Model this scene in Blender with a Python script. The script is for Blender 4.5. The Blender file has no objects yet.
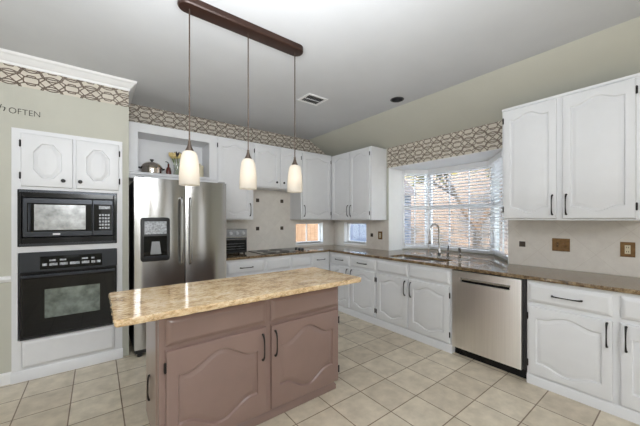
import bpy, math, random
from mathutils import Vector, geometry
random.seed(7)
PI = math.pi
C = bpy.context.scene.collection
SC = bpy.context.scene

# ------------------------------------------------------------------ camera
cam_d = bpy.data.cameras.new('camera')
cam = bpy.data.objects.new('camera', cam_d); C.objects.link(cam)
cam.location = (0, 0, 1.40)
cam.rotation_euler = (PI / 2, 0, -0.6558)
cam_d.sensor_fit = 'HORIZONTAL'; cam_d.sensor_width = 36.0
cam_d.lens = 290.3 / 640 * 36.0
cam_d.shift_y = 6.0 / 640
cam_d.clip_start = 0.02; cam_d.clip_end = 200
SC.camera = cam

# ------------------------------------------------------------------ world, sun, lights, exposure
world = bpy.data.worlds.new('sky'); SC.world = world; world.use_nodes = True
wn = world.node_tree.nodes; wn.clear()
sky = wn.new('ShaderNodeTexSky'); sky.sky_type = 'NISHITA'; sky.sun_disc = False
sky.sun_elevation = math.radians(24); sky.sun_rotation = math.radians(230)
wb = wn.new('ShaderNodeBackground'); wb.inputs['Strength'].default_value = 1.9
wo = wn.new('ShaderNodeOutputWorld')
hs = wn.new('ShaderNodeHueSaturation'); hs.inputs['Saturation'].default_value = .5
world.node_tree.links.new(sky.outputs[0], hs.inputs['Color']); world.node_tree.links.new(hs.outputs[0], wb.inputs[0]); world.node_tree.links.new(wb.outputs[0], wo.inputs[0])

sun_d = bpy.data.lights.new('sun', 'SUN'); sun_d.energy = 8.0; sun_d.angle = math.radians(0.6); sun_d.color = (1.0, 0.64, 0.36)
sun = bpy.data.objects.new('sun', sun_d); C.objects.link(sun)
sun.rotation_euler = Vector((0.74, 0.42, -0.62)).to_track_quat('-Z', 'Y').to_euler()

def area(name, loc, aim, sx, sy, power, color=(1, 1, 1)):
    d = bpy.data.lights.new(name, 'AREA'); d.shape = 'RECTANGLE'; d.size = sx; d.size_y = sy; d.energy = power; d.color = color
    o = bpy.data.objects.new(name, d); C.objects.link(o); o.location = loc
    o.rotation_euler = (Vector(aim) - Vector(loc)).to_track_quat('-Z', 'Y').to_euler()
    return o
# daylight entering by the windows and patio doors of the room behind the camera, plus two added fill lamps, one of them aimed up at the ceiling
for k, (x, wd) in enumerate(((-2.0, .55), (-.55, .28), (.25, .28), (2.35, .7))):
    area('daylight_rear_window', (x, -3.42, 1.3), (x, 0, 1.3), wd, 1.9, 7 * wd, (0.93, 0.965, 1.0))
area('daylight_side_window', (-2.92, 2.35, 1.45), (0, 2.35, 1.45), 1.1, 1.7, 20, (0.93, 0.965, 1.0))
area('daylight_side_door', (-2.92, -1.6, 1.25), (0, -1.6, 1.25), 0.8, 2.0, 14, (0.93, 0.965, 1.0))
area('ceiling_bounce_fill', (0.15, 0.55, 1.95), (0.35, 0.9, 3.0), 1.2, 1.2, 74, (0.93, 0.965, 1.0))  # added lamp aimed upward, lifts the ceiling and the room by bounce
area('added_ceiling_fill', (0.1, -2.7, 2.74), (0.3, -1.6, 0), 2.2, 1.4, 135, (0.97, 0.985, 1.0))  # unseen fill lamp added behind the camera to brighten the cabinets
SC.view_settings.view_transform = 'Standard'; SC.view_settings.look = 'None'
SC.view_settings.gamma = 1.0; SC.view_settings.use_curve_mapping = False
SC.view_settings.exposure = 0.10

# ------------------------------------------------------------------ materials
def new_mat(name):
    m = bpy.data.materials.new(name); m.use_nodes = True
    nt = m.node_tree; return m, nt, nt.nodes['Principled BSDF']
def coords(nt, scale=1.0):
    tc = nt.nodes.new('ShaderNodeTexCoord'); mp = nt.nodes.new('ShaderNodeMapping')
    mp.inputs['Scale'].default_value = (scale,) * 3 if not isinstance(scale, tuple) else scale
    nt.links.new(tc.outputs['Object'], mp.inputs['Vector']); return mp.outputs[0]
def noise(nt, vec, scale, detail=3, rough=.55):
    n = nt.nodes.new('ShaderNodeTexNoise'); n.inputs['Scale'].default_value = scale
    n.inputs['Detail'].default_value = detail; n.inputs['Roughness'].default_value = rough
    nt.links.new(vec, n.inputs['Vector']); return n.outputs['Fac']
def ramp(nt, fac, stops, interp='LINEAR'):
    r = nt.nodes.new('ShaderNodeValToRGB'); r.color_ramp.interpolation = interp
    el = r.color_ramp.elements
    while len(el) < len(stops): el.new(0.5)
    for e, (p, c) in zip(el, stops): e.position = p; e.color = (*c, 1)
    nt.links.new(fac, r.inputs[0]); return r.outputs[0]
def mixc(nt, fac, a, b, mode='MIX'):
    m = nt.nodes.new('ShaderNodeMix'); m.data_type = 'RGBA'; m.blend_type = mode
    for s, v in ((0, fac), (6, a), (7, b)):
        if hasattr(v, 'node'): nt.links.new(v, m.inputs[s])
        elif s == 0: m.inputs[0].default_value = v
        else: m.inputs[s].default_value = (*v, 1)
    return m.outputs[2]
def bump(nt, bsdf, fac, strength, dist=0.002):
    b = nt.nodes.new('ShaderNodeBump'); b.inputs['Strength'].default_value = strength; b.inputs['Distance'].default_value = dist
    nt.links.new(fac, b.inputs['Height']); nt.links.new(b.outputs[0], bsdf.inputs['Normal'])
def plain(name, col, rough=.5, metal=0.0, var=0.04, nscale=8.0, spec=.5, bumpy=0.0, bscale=60):
    m, nt, b = new_mat(name)
    v = coords(nt); f = noise(nt, v, nscale)
    c0 = tuple(c * (1 - var) for c in col); c1 = tuple(min(1, c * (1 + var)) for c in col)
    nt.links.new(ramp(nt, f, [(.3, c0), (.7, c1)]), b.inputs['Base Color'])
    b.inputs['Roughness'].default_value = rough; b.inputs['Metallic'].default_value = metal
    b.inputs['Specular IOR Level'].default_value = spec
    if bumpy: bump(nt, b, noise(nt, v, bscale), bumpy)
    return m
M = {}
M['white'] = plain('white_cabinet_paint', (.735, .742, .76), .38, var=.015)
M['trimwhite'] = plain('white_trim_paint', (.82, .82, .82), .45, var=.015)
M['ceiling'] = plain('ceiling_paint', (.60, .61, .625), .9, var=.02, nscale=3, bumpy=.25, bscale=70, spec=.2)
M['beige'] = plain('beige_wall_paint', (.53, .525, .46), .8, var=.02, nscale=3, bumpy=.15, bscale=90, spec=.25)
M['taupe'] = plain('taupe_cabinet_paint', (.245, .162, .14), .30, var=.05, nscale=5)
M['taupe'].node_tree.nodes['Principled BSDF'].inputs['Coat Weight'].default_value = .6; M['taupe'].node_tree.nodes['Principled BSDF'].inputs['Coat Roughness'].default_value = .12
M['black'] = plain('black_gloss_enamel', (.009, .009, .010), .12, var=.1, spec=.3)
M['blackmat'] = plain('black_plastic', (.018, .018, .019), .42, var=.1)
M['blackiron'] = plain('black_iron_pull', (.014, .012, .012), .4, metal=.3, var=.1)
M['charcoal'] = plain('charcoal_steel', (.040, .044, .052), .3, metal=.6, var=.05)
M['glassblack'] = plain('black_glass', (.005, .0055, .006), .03, var=.1, spec=.28)
M['ovenwin'] = plain('oven_door_window', (.16, .19, .18), .06, var=.45, nscale=14, metal=.45)  # lighter mottled grey-green paints a reflection into the window colour
M['microwin'] = plain('microwave_window_mesh', (.42, .43, .44), .2, metal=.55, var=.35, nscale=16)  # perforated screen, with its bright mottled reflection painted into the colour
M['brass'] = plain('antique_brass', (.20, .115, .05), .45, metal=.75, var=.2, nscale=40)
M['brassdark'] = plain('dark_brass_screw', (.10, .06, .03), .4, metal=.8)
M['ivory'] = plain('ivory_plastic', (.62, .55, .40), .4)
M['chrome'] = plain('brushed_nickel', (.46, .455, .45), .22, metal=1.0, var=.03)
M['silver'] = plain('polished_silver', (.55, .50, .45), .16, metal=1.0, var=.05)
M['bronze'] = plain('bronze_cord', (.09, .065, .05), .4, metal=.6)
M['grey'] = plain('grey_plastic', (.30, .31, .32), .4)
M['lightgrey'] = plain('light_grey_plastic', (.55, .56, .58), .35)
M['red'] = plain('dark_red_glass', (.10, .018, .014), .15, var=.3)
M['redsticker'] = plain('red_sticker', (.6, .03, .03), .5)
M['green'] = plain('stem_green', (.20, .26, .10), .55, var=.25, nscale=30)
M['petal'] = plain('cream_yellow_petals', (.78, .62, .28), .6, var=.2, nscale=40)
M['petaldark'] = plain('dark_brown_petals', (.035, .02, .018), .6, var=.3, nscale=40)
M['cream'] = plain('cream_ceramic', (.62, .56, .40), .4)
M['accent'] = plain('bronze_accent_tile', (.055, .04, .032), .35, metal=.5, var=.3, nscale=60)
M['ink'] = plain('dark_lettering', (.05, .045, .04), .6)
M['papercream'] = plain('wallpaper_cream', (.62, .57, .49), .85, var=.03)
M['paperdark'] = plain('wallpaper_dark_line', (.115, .085, .068), .8, var=.1)
M['papermid'] = plain('wallpaper_taupe_line', (.30, .24, .195), .8, var=.1)
M['blind'] = plain('white_blind_slat', (.86, .86, .87), .4, var=.01)
M['woodbrown'] = plain('dark_bronze_canopy', (.034, .015, .010), .35, metal=.25, var=.25, nscale=12)
M['soil'] = plain('pale_bounce_ground', (.58, .56, .52), .9, var=.1, nscale=6)  # unseen ground made pale to bounce light up to the bay soffit
M['white_mark'] = plain('white_marking', (.75, .76, .78), .5)
M['led'] = plain('panel_print', (.42, .44, .47), .4, var=.5, nscale=60)

def steel(name, col, rough, sx=(60, 60, .6)):
    m, nt, b = new_mat(name); v = coords(nt, sx)
    f = noise(nt, v, 3.0, 2)
    nt.links.new(ramp(nt, f, [(.3, tuple(c * .93 for c in col)), (.7, col)]), b.inputs['Base Color'])
    b.inputs['Metallic'].default_value = 1.0; b.inputs['Roughness'].default_value = rough
    b.inputs['Anisotropic'].default_value = .8; b.inputs['Anisotropic Rotation'].default_value = .25; tg = nt.nodes.new('ShaderNodeTangent'); tg.direction_type = 'RADIAL'; tg.axis = 'Z'; nt.links.new(tg.outputs[0], b.inputs['Tangent'])
    return m
M['steel'] = steel('brushed_stainless_steel', (.47, .465, .46), .2)
M['steeldw'] = steel('satin_stainless_steel', (.93, .91, .89), .30)
M['sinksteel'] = steel('sink_steel', (.55, .56, .58), .3)

def granite(name, base, light, dark, mid, rough=.09, s=1.0, stretch=(1, 1, 1)):
    m, nt, b = new_mat(name); v = coords(nt, stretch)
    big = noise(nt, v, 9 * s, 4, .6); fine = noise(nt, v, 42 * s, 5, .7)
    ad = nt.nodes.new('ShaderNodeMath'); ad.operation = 'MULTIPLY_ADD'; nt.links.new(big, ad.inputs[0]); ad.inputs[1].default_value = .45
    m2 = nt.nodes.new('ShaderNodeMath'); m2.operation = 'MULTIPLY'; nt.links.new(fine, m2.inputs[0]); m2.inputs[1].default_value = .55; nt.links.new(m2.outputs[0], ad.inputs[2])
    a = ramp(nt, ad.outputs[0], [(.36, dark), (.43, mid), (.51, base), (.62, light)])
    sp = ramp(nt, noise(nt, v, 75 * s, 3, .65), [(.33, (1, 1, 1)), (.39, (0, 0, 0))])
    sp2 = ramp(nt, noise(nt, v, 110 * s, 2, .5), [(.62, (0, 0, 0)), (.68, (1, 1, 1))])
    c = mixc(nt, sp, a, mid); c = mixc(nt, sp2, c, light)
    nt.links.new(c, b.inputs['Base Color']); b.inputs['Roughness'].default_value = rough
    return m
M['granite'] = granite('golden_granite', (.78, .565, .33), (.90, .75, .52), (.14, .085, .045), (.52, .335, .17), s=1.2, stretch=(.55, 1.1, 1.1))
M['granitedark'] = granite('brown_granite', (.20, .135, .075), (.36, .27, .16), (.018, .013, .010), (.095, .058, .03), rough=.07, s=1.3)

def tiles():
    m, nt, b = new_mat('beige_floor_tile')
    tc = nt.nodes.new('ShaderNodeTexCoord'); mp = nt.nodes.new('ShaderNodeMapping')
    mp.inputs['Location'].default_value = (-.152 + .309 * 20, -1.668 + .309 * 20, 0)
    nt.links.new(tc.outputs['Object'], mp.inputs['Vector'])
    br = nt.nodes.new('ShaderNodeTexBrick'); br.offset = 0; br.squash = 1
    br.inputs['Scale'].default_value = 1; br.inputs['Brick Width'].default_value = .309; br.inputs['Row Height'].default_value = .309
    br.inputs['Mortar Size'].default_value = .0042; br.inputs['Mortar Smooth'].default_value = .1
    br.inputs['Color1'].default_value = (.595, .52, .41, 1); br.inputs['Color2'].default_value = (.70, .63, .51, 1)
    br.inputs['Mortar'].default_value = (.215, .155, .105, 1)
    nt.links.new(mp.outputs[0], br.inputs['Vector'])
    f = noise(nt, tc.outputs['Object'], 9, 5, .6)
    c = mixc(nt, .75, br.outputs['Color'], ramp(nt, f, [(.3, (.72, .70, .66)), (.68, (1.1, 1.09, 1.07))]), 'MULTIPLY')
    nt.links.new(c, b.inputs['Base Color']); b.inputs['Roughness'].default_value = .36
    bump(nt, b, br.outputs['Fac'], -.5, .004)
    return m
M['floor'] = tiles()

def splash():
    m, nt, b = new_mat('cream_diagonal_stone_tile')
    tc = nt.nodes.new('ShaderNodeTexCoord')
    sep = nt.nodes.new('ShaderNodeSeparateXYZ'); nt.links.new(tc.outputs['Object'], sep.inputs[0])
    ad = nt.nodes.new('ShaderNodeMath'); ad.operation = 'ADD'; nt.links.new(sep.outputs[0], ad.inputs[0]); nt.links.new(sep.outputs[1], ad.inputs[1])
    cmb = nt.nodes.new('ShaderNodeCombineXYZ'); nt.links.new(ad.outputs[0], cmb.inputs[0]); nt.links.new(sep.outputs[2], cmb.inputs[1])
    mp = nt.nodes.new('ShaderNodeMapping'); mp.inputs['Rotation'].default_value = (0, 0, PI / 4); mp.inputs['Location'].default_value = (6.1, 6.1, 0)
    nt.links.new(cmb.outputs[0], mp.inputs['Vector'])
    br = nt.nodes.new('ShaderNodeTexBrick'); br.offset = 0
    br.inputs['Scale'].default_value = 1; br.inputs['Brick Width'].default_value = .305; br.inputs['Row Height'].default_value = .305
    br.inputs['Mortar Size'].default_value = .002
    br.inputs['Color1'].default_value = (.685, .645, .595, 1); br.inputs['Color2'].default_value = (.715, .675, .625, 1); br.inputs['Mortar'].default_value = (.63, .585, .53, 1)
    nt.links.new(mp.outputs[0], br.inputs['Vector'])
    f = noise(nt, tc.outputs['Object'], 12, 6, .65)
    c = mixc(nt, .6, br.outputs['Color'], ramp(nt, f, [(.3, (.90, .885, .87)), (.65, (1.05, 1.05, 1.04))]), 'MULTIPLY')
    nt.links.new(c, b.inputs['Base Color']); b.inputs['Roughness'].default_value = .35
    return m
M['splash'] = splash()

def fence_wood(name, c0, c1, axis_scale):
    m, nt, b = new_mat(name); v = coords(nt, axis_scale)
    nt.links.new(ramp(nt, noise(nt, v, 2.0, 5), [(.3, c0), (.7, c1)]), b.inputs['Base Color']); b.inputs['Roughness'].default_value = .8
    return m
M['fence'] = fence_wood('cedar_fence_board', (.24, .15, .09), (.38, .26, .17), (1.5, 1.5, 9))
M['siding'] = fence_wood('blue_grey_siding', (.10, .125, .18), (.18, .21, .28), (2, 2, 6))

M['stucco'] = plain('pale_peach_stucco', (.20, .165, .14), .9, var=.08, nscale=6)
M['rooftile'] = plain('grey_roof_shingle', (.16, .15, .16), .9, var=.2, nscale=30)
M['bark'] = plain('grey_bark', (.13, .10, .08), .9, var=.3, nscale=20)
M['leaf'] = plain('dry_olive_leaf', (.20, .19, .06), .7, var=.3, nscale=9)
def glass_pane():
    m = bpy.data.materials.new('window_glass'); m.use_nodes = True; nt = m.node_tree; nt.nodes.clear()
    o = nt.nodes.new('ShaderNodeOutputMaterial'); mx = nt.nodes.new('ShaderNodeMixShader')
    tr = nt.nodes.new('ShaderNodeBsdfTransparent'); gl = nt.nodes.new('ShaderNodeBsdfGlossy'); gl.inputs['Roughness'].default_value = .02
    tr.inputs[0].default_value = (.93, .96, .97, 1)
    fw_ = nt.nodes.new('ShaderNodeLayerWeight'); pw = nt.nodes.new('ShaderNodeMath'); pw.operation = 'POWER'; pw.inputs[1].default_value = 4.0; nt.links.new(fw_.outputs['Facing'], pw.inputs[0])
    fr = nt.nodes.new('ShaderNodeMath'); fr.operation = 'MULTIPLY_ADD'; fr.inputs[1].default_value = .5; fr.inputs[2].default_value = .03; nt.links.new(pw.outputs[0], fr.inputs[0])
    nt.links.new(fr.outputs[0], mx.inputs[0]); nt.links.new(tr.outputs[0], mx.inputs[1]); nt.links.new(gl.outputs[0], mx.inputs[2]); nt.links.new(mx.outputs[0], o.inputs[0])
    return m
M['glass'] = glass_pane()
def shade_glass():
    m, nt, b = new_mat('frosted_white_glass')
    b.inputs['Base Color'].default_value = (.66, .64, .60, 1); b.inputs['Roughness'].default_value = .5
    v = coords(nt); n = noise(nt, v, 20)
    tl = nt.nodes.new('ShaderNodeBsdfTranslucent'); tl.inputs[0].default_value = (.74, .71, .66, 1)
    mx = nt.nodes.new('ShaderNodeMixShader'); mx.inputs[0].default_value = .6
    em = nt.nodes.new('ShaderNodeEmission'); em.inputs[0].default_value = (1, .93, .82, 1); em.inputs[1].default_value = .06
    ad = nt.nodes.new('ShaderNodeAddShader'); out = nt.nodes['Material Output']
    nt.links.new(b.outputs[0], mx.inputs[1]); nt.links.new(tl.outputs[0], mx.inputs[2])
    nt.links.new(mx.outputs[0], ad.inputs[0]); nt.links.new(em.outputs[0], ad.inputs[1]); nt.links.new(ad.outputs[0], out.inputs[0])
    bump(nt, b, n, .05)
    return m
M['shade'] = shade_glass()
def emit(name, col, s):
    m = bpy.data.materials.new(name); m.use_nodes = True; nt = m.node_tree; nt.nodes.clear()
    e = nt.nodes.new('ShaderNodeEmission'); e.inputs[0].default_value = (*col, 1); e.inputs[1].default_value = s
    o = nt.nodes.new('ShaderNodeOutputMaterial'); nt.links.new(e.outputs[0], o.inputs[0]); return m
M['bulb'] = emit('glowing_bulb', (1, .90, .76), 4.5)

# ------------------------------------------------------------------ mesh helpers
class MB:
    def __init__(s): s.v = []; s.f = []; s.m = []
    def add(s, vs, fs, mi=0):
        k = len(s.v); s.v += [tuple(p) for p in vs]; s.f += [tuple(i + k for i in f) for f in fs]; s.m += [mi] * len(fs); return s
    def box(s, x0, x1, y0, y1, z0, z1, mi=0):
        v = [(x, y, z) for x in (x0, x1) for y in (y0, y1) for z in (z0, z1)]
        return s.add(v, [(0, 1, 3, 2), (4, 6, 7, 5), (0, 4, 5, 1), (2, 3, 7, 6), (0, 2, 6, 4), (1, 5, 7, 3)], mi)
    def loops(s, L, mi=0, cap0=True, cap1=True, closed=True):
        n = len(L[0]); vs = [p for l in L for p in l]; fs = []
        for a in range(len(L) - 1):
            for i in range(n if closed else n - 1):
                j = (i + 1) % n; fs.append((a * n + i, a * n + j, (a + 1) * n + j, (a + 1) * n + i))
        if cap0: fs.append(tuple(reversed(range(n))))
        if cap1: fs.append(tuple(range((len(L) - 1) * n, len(L) * n)))
        return s.add(vs, fs, mi)
    def tube(s, pts, r, n=10, mi=0, cap=True):
        pts = [Vector(p) for p in pts]; r = r if isinstance(r, (list, tuple)) else [r] * len(pts)
        L = []; prev = None
        for i, p in enumerate(pts):
            t = (pts[min(i + 1, len(pts) - 1)] - pts[max(i - 1, 0)]).normalized()
            if prev is None:
                a = Vector((0, 0, 1)) if abs(t.z) < .9 else Vector((1, 0, 0)); prev = t.cross(a).normalized()
            prev = (prev - t * prev.dot(t)).normalized(); b = t.cross(prev)
            L.append([p + (prev * math.cos(2 * PI * k / n) + b * math.sin(2 * PI * k / n)) * r[i] for k in range(n)])
        return s.loops(L, mi, cap, cap)
    def lathe(s, prof, c=(0, 0, 0), n=24, mi=0, sx=1, sy=1, cap0=True, cap1=True):
        L = [[(c[0] + r * sx * math.cos(2 * PI * k / n), c[1] + r * sy * math.sin(2 * PI * k / n), c[2] + z) for k in range(n)] for r, z in prof]
        return s.loops(L, mi, cap0, cap1)
    def disc_y(s, x, z, y0, y1, r, n=16, mi=0, r1=None):
        r1 = r if r1 is None else r1
        L = [[(x + q * math.cos(2 * PI * k / n), y, z + q * math.sin(2 * PI * k / n)) for k in range(n)] for q, y in ((r, y0), (r1, y1))]
        return s.loops(L, mi)
    def ball(s, c, r, mi=0, n=12, sx=1, sy=1, sz=1):
        prof = [(r * math.sin(PI * i / 8), -r * sz * math.cos(PI * i / 8)) for i in range(9)]; prof[0] = (r * .02, prof[0][1]); prof[-1] = (r * .02, prof[-1][1])
        return s.lathe(prof, c, n, mi, sx, sy)
    def prism(s, poly, z0, z1, mi=0, hole=None):
        lp = [poly] + ([hole] if hole else [])
        flat = [p for l in lp for p in l]
        tris = geometry.tessellate_polygon([[Vector((p[0], p[1], 0)) for p in l] for l in lp])
        n = len(flat); vs = [(p[0], p[1], z1) for p in flat] + [(p[0], p[1], z0) for p in flat]
        fs = [tuple(t) for t in tris] + [tuple(i + n for i in reversed(t)) for t in tris]
        k = 0
        for l in lp:
            for i in range(len(l)):
                a, b = k + i, k + (i + 1) % len(l); fs.append((a, b, b + n, a + n))
            k += len(l)
        return s.add(vs, fs, mi)
    def build(s, name, mats, parent=None, loc=(0, 0, 0), rot=(0, 0, 0), bevel=0.0, smooth=35, fix=True):
        me = bpy.data.meshes.new(name); me.from_pydata(s.v, [], s.f)
        mats = mats if isinstance(mats, list) else [mats]
        for m in mats: me.materials.append(m)
        me.polygons.foreach_set('material_index', s.m)
        if fix:
            import bmesh
            bm = bmesh.new(); bm.from_mesh(me); bmesh.ops.recalc_face_normals(bm, faces=bm.faces); bm.to_mesh(me); bm.free()
        if smooth:
            me.polygons.foreach_set('use_smooth', [True] * len(me.polygons)); me.set_sharp_from_angle(angle=math.radians(smooth))
        me.update()
        o = bpy.data.objects.new(name, me); C.objects.link(o); o.location = loc; o.rotation_euler = rot
        if parent: o.parent = parent
        if bevel:
            md = o.modifiers.new('bevel', 'BEVEL'); md.width = bevel; md.segments = 2; md.limit_method = 'ANGLE'; md.angle_limit = math.radians(40); md.harden_normals = False
        return o
def tag(o, label, cat, group=None):
    o['label'] = label; o['category'] = cat
    if group: o['group'] = group
    return o
def thing(name, label, cat, loc=(0, 0, 0), rz=0.0, group=None):
    o = bpy.data.objects.new(name, None); C.objects.link(o); o.location = loc; o.rotation_euler = (0, 0, rz); o.empty_display_size = .1
    return tag(o, label, cat, group)
def struct(o): o['kind'] = 'structure'; return o

# ------------------------------------------------------------------ key planes (metres)
YO, YU, YW, YB, XB, XU, XW = 3.552, 3.852, 4.184, 3.57, 2.935, 3.21, 3.55
CEIL, TOP, UB, UT = 2.80, .916, 1.39, 2.49
SLX = 2.975; SLZ = 2.488
XL, YR = -3.0, -3.5

# ------------------------------------------------------------------ room shell
struct(MB().box(XL - .1, XW + .1, YR - .1, YW + .1, -.1, 0).build('floor', M['floor'], smooth=0))
can_c = (2.79, 2.145); can_r = .062
hole = [(can_c[0] + can_r * math.cos(2 * PI * k / 28), can_c[1] + can_r * math.sin(2 * PI * k / 28)) for k in range(28)]
struct(MB().prism([(XL - .1, YR - .1), (SLX, YR - .1), (SLX, YW + .1), (XL - .1, YW + .1)], CEIL, CEIL + .1, hole=hole).build('ceiling', M['ceiling'], smooth=0))
sl = MB(); dz = SLZ - CEIL
sl.loops([[(SLX, y, CEIL), (XW + .1, y, SLZ + dz * .1 / (XW - SLX)), (XW + .1, y, CEIL + .1), (SLX, y, CEIL + .1)] for y in (YR - .1, YW + .1)])
struct(sl.build('ceiling_slope', M['beige'], smooth=0))

def wall_grid(fixed, rng, zr, holes, thick, axis):
    """wall in pieces around its openings; holes = [(a0,a1,z0,z1)]"""
    mb = MB(); cuts = sorted({rng[0], rng[1], *[h[0] for h in holes], *[h[1] for h in holes]})
    for a0, a1 in zip(cuts, cuts[1:]):
        hs = sorted([(h[2], h[3]) for h in holes if h[0] <= a0 + 1e-6 and h[1] >= a1 - 1e-6]); z = zr[0]
        for h0, h1 in hs + [(zr[1], zr[1])]:
            if h0 > z + 1e-6:
                if axis == 'y': mb.box(a0, a1, fixed, fixed + thick, z, h0)
                else: mb.box(fixed, fixed + thick, a0, a1, z, h0)
            z = h1
    return mb
BW = (2.69, 3.29, .975, 1.335)           # small window in the back wall
RW = (3.345, 3.90, .985, 1.335)          # small window by the corner
BAY = (1.255, 2.88)
struct(wall_grid(YW, (.25, XW + .14), (0, CEIL), [(BW[0], BW[1], BW[2], BW[3])], .14, 'y').build('wall_back', M['beige'], smooth=0))
struct(wall_grid(XW, (YR, YW), (0, SLZ), [(BAY[0], BAY[1], .0, 2.18), RW], .14, 'x').build('wall_right', M['beige'], smooth=0))
# wall that carries the built-in ovens, with the side return next to the fridge
YWO = 3.565
for nm, bx in (('wall_oven_left', (XL, -.575, YWO, YW, 0, CEIL)), ('wall_oven_top', (-.575, .208, YWO, YW, 2.182, CEIL)), ('wall_oven_right', (.208, .262, YWO, YW, 0, CEIL)), ('wall_oven_back', (-.575, .208, YW - .02, YW, 0, 2.182))):
    struct(MB().box(*bx).build(nm, M['beige'], smooth=0))
struct(MB().box(XL - .1, XL, YR, YW, 0, CEIL).build('wall_left', M['beige'], smooth=0))
struct(MB().box(XL, XW, YR - .1, YR, 0, CEIL).build('wall_rear', M['beige'], smooth=0))

# baseboard + chair rail on the oven wall
struct(MB().loops([[(x, YWO, 0), (x, YWO - .014, 0), (x, YWO - .014, .085), (x, YWO - .006, .1), (x, YWO, .1)] for x in (XL, -.575)]).build('baseboard_back', M['trimwhite'], smooth=0))
struct(MB().loops([[(x, YWO, .862), (x, YWO - .012, .868), (x, YWO - .022, .89), (x, YWO - .012, .912), (x, YWO, .916)] for x in (XL, -.575)]).build('trim_1', M['trimwhite'], smooth=0))
# crown moulding, mitred round the outside corner
prof = [(0, 2.712), (.012, 2.712), (.016, 2.732), (.030, 2.742), (.062, 2.772), (.078, 2.782), (.088, 2.7995), (0, 2.7995)]
L = [[(XL, YWO - d, z) for d, z in prof], [(.262 + d * .75, YWO - d, z) for d, z in prof], [(.262 + d * .75, YW, z) for d, z in prof]]
struct(MB().loops(L).build('trim_2', M['trimwhite'], smooth=0))

# ------------------------------------------------------------------ bay over the sink
B0, B1, B2, B3 = (3.85, 2.86), (4.19, 2.61), (4.19, 1.655), (3.64, 1.275)
bs = MB(); bs.prism([(XW - .003, BAY[1]), (B0[0], B0[1] + .02), (B1[0] + .1, B1[1] + .1), (B2[0] + .1, B2[1] - .1), (B3[0], B3[1] - .02), (XW - .003, BAY[0])], 2.177, 2.183)
bs.prism([(XW + .141, BAY[1]), (B0[0], B0[1] + .02), (B1[0] + .1, B1[1] + .1), (B2[0] + .1, B2[1] - .1), (XW + .141, BAY[0])], 2.183, 2.34)
struct(bs.build('ceiling_bay', M['trimwhite'], smooth=0))
jb = MB(); jb.prism([(XW - .004, BAY[1]), (B0[0], B0[1]), (B0[0], B0[1] + .09), (XW + .14, BAY[1] + .09), (XW + .14, BAY[1] + .004), (XW - .004, BAY[1] + .004)], TOP, 2.18)
jb.prism([(XW - .004, BAY[0]), (B3[0], B3[1]), (B3[0] + .06, B3[1] - .05), (XW + .14, BAY[0] - .06), (XW - .004, BAY[0] - .004)], TOP, 2.18)
struct(jb.build('trim_3', M['trimwhite'], smooth=0))
struct(MB().loops([[(B3[0], B3[1] - .02, z), (B2[0] + .03, B2[1], z), (B1[0] + .03, B1[1], z), (B0[0], B0[1] + .02, z), (B0[0] + .12, B0[1] + .1, z), (B1[0] + .14, B1[1] + .06, z), (B2[0] + .14, B2[1] - .06, z), (B3[0] + .12, B3[1] - .1, z)] for z in (.0, .925)]).build('wall_bay', M['beige'], smooth=0))

def window(name, p0, p1, z0, z1, cols, rail=None, depth=.06, fw=.04):
    """p0 -> p1 left to right as seen from inside; local +y points outdoors"""
    w = math.hypot(p1[0] - p0[0], p1[1] - p0[1]); rz = math.atan2(p1[1] - p0[1], p1[0] - p0[0])
    o = MB()
    o.box(0, fw, 0, depth, z0, z1); o.box(w - fw, w, 0, depth, z0, z1); o.box(fw, w - fw, 0, depth, z0, z0 + fw); o.box(fw, w - fw, 0, depth, z1 - fw, z1)
    if rail: o.box(fw, w - fw, .004, depth - .01, rail - .024, rail + .024)
    ob = struct(o.build(name, M['trimwhite'], loc=(p0[0], p0[1], 0), rot=(0, 0, rz), bevel=.003))
    g = MB()
    for k in range(1, cols): g.box(fw + (w - 2 * fw) * k / cols - .008, fw + (w - 2 * fw) * k / cols + .008, .018, .034, z0 + fw, z1 - fw)
    if rail:
        for zc in ((z0 + rail) / 2, (rail + z1) / 2)[:0]: g.box(fw, w - fw, .018, .034, zc - .008, zc + .008)
    if g.v: g.build('window_grille', M['trimwhite'], ob)
    MB().box(fw - .003, w - fw + .003, .024, .028, z0 + fw - .003, z1 - fw + .003).build('window_pane', M['glass'], ob, smooth=0)
    return ob, w, rz
WS = .93
bayw = []
for i, (a, b, n) in enumerate(((B0, B1, 2), (B1, B2, 3), (B2, B3, 2))):
    bayw.append(window('window_%d' % (i + 1), a, b, WS, 2.176, n, 1.59))
window('window_4', (BW[0], YW + .075), (BW[1], YW + .075), BW[2], BW[3], 2, None, .05, .022)
window('window_5', (XW + .085, RW[1]), (XW + .085, RW[0]), RW[2], RW[3], 1, None, .05, .022)
# reveals and sills of the two small windows
rv = MB()
rv.box(BW[0], BW[1], YW - .006, YW + .13, BW[2] - .03, BW[2]); rv.box(BW[0] - .0, BW[0] + .006, YW, YW + .13, BW[2], BW[3]); rv.box(BW[1] - .006, BW[1], YW, YW + .13, BW[2], BW[3])
struct(rv.build('trim_4', M['trimwhite'], smooth=0))
rv = MB()
rv.box(XW - .006, XW + .13, RW[0], RW[1], RW[2] - .03, RW[2]); rv.box(XW, XW + .13, RW[0], RW[0] + .006, RW[2], RW[3]); rv.box(XW, XW + .13, RW[1] - .006, RW[1], RW[2], RW[3])
struct(rv.build('trim_5', M['trimwhite'], smooth=0))

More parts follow.
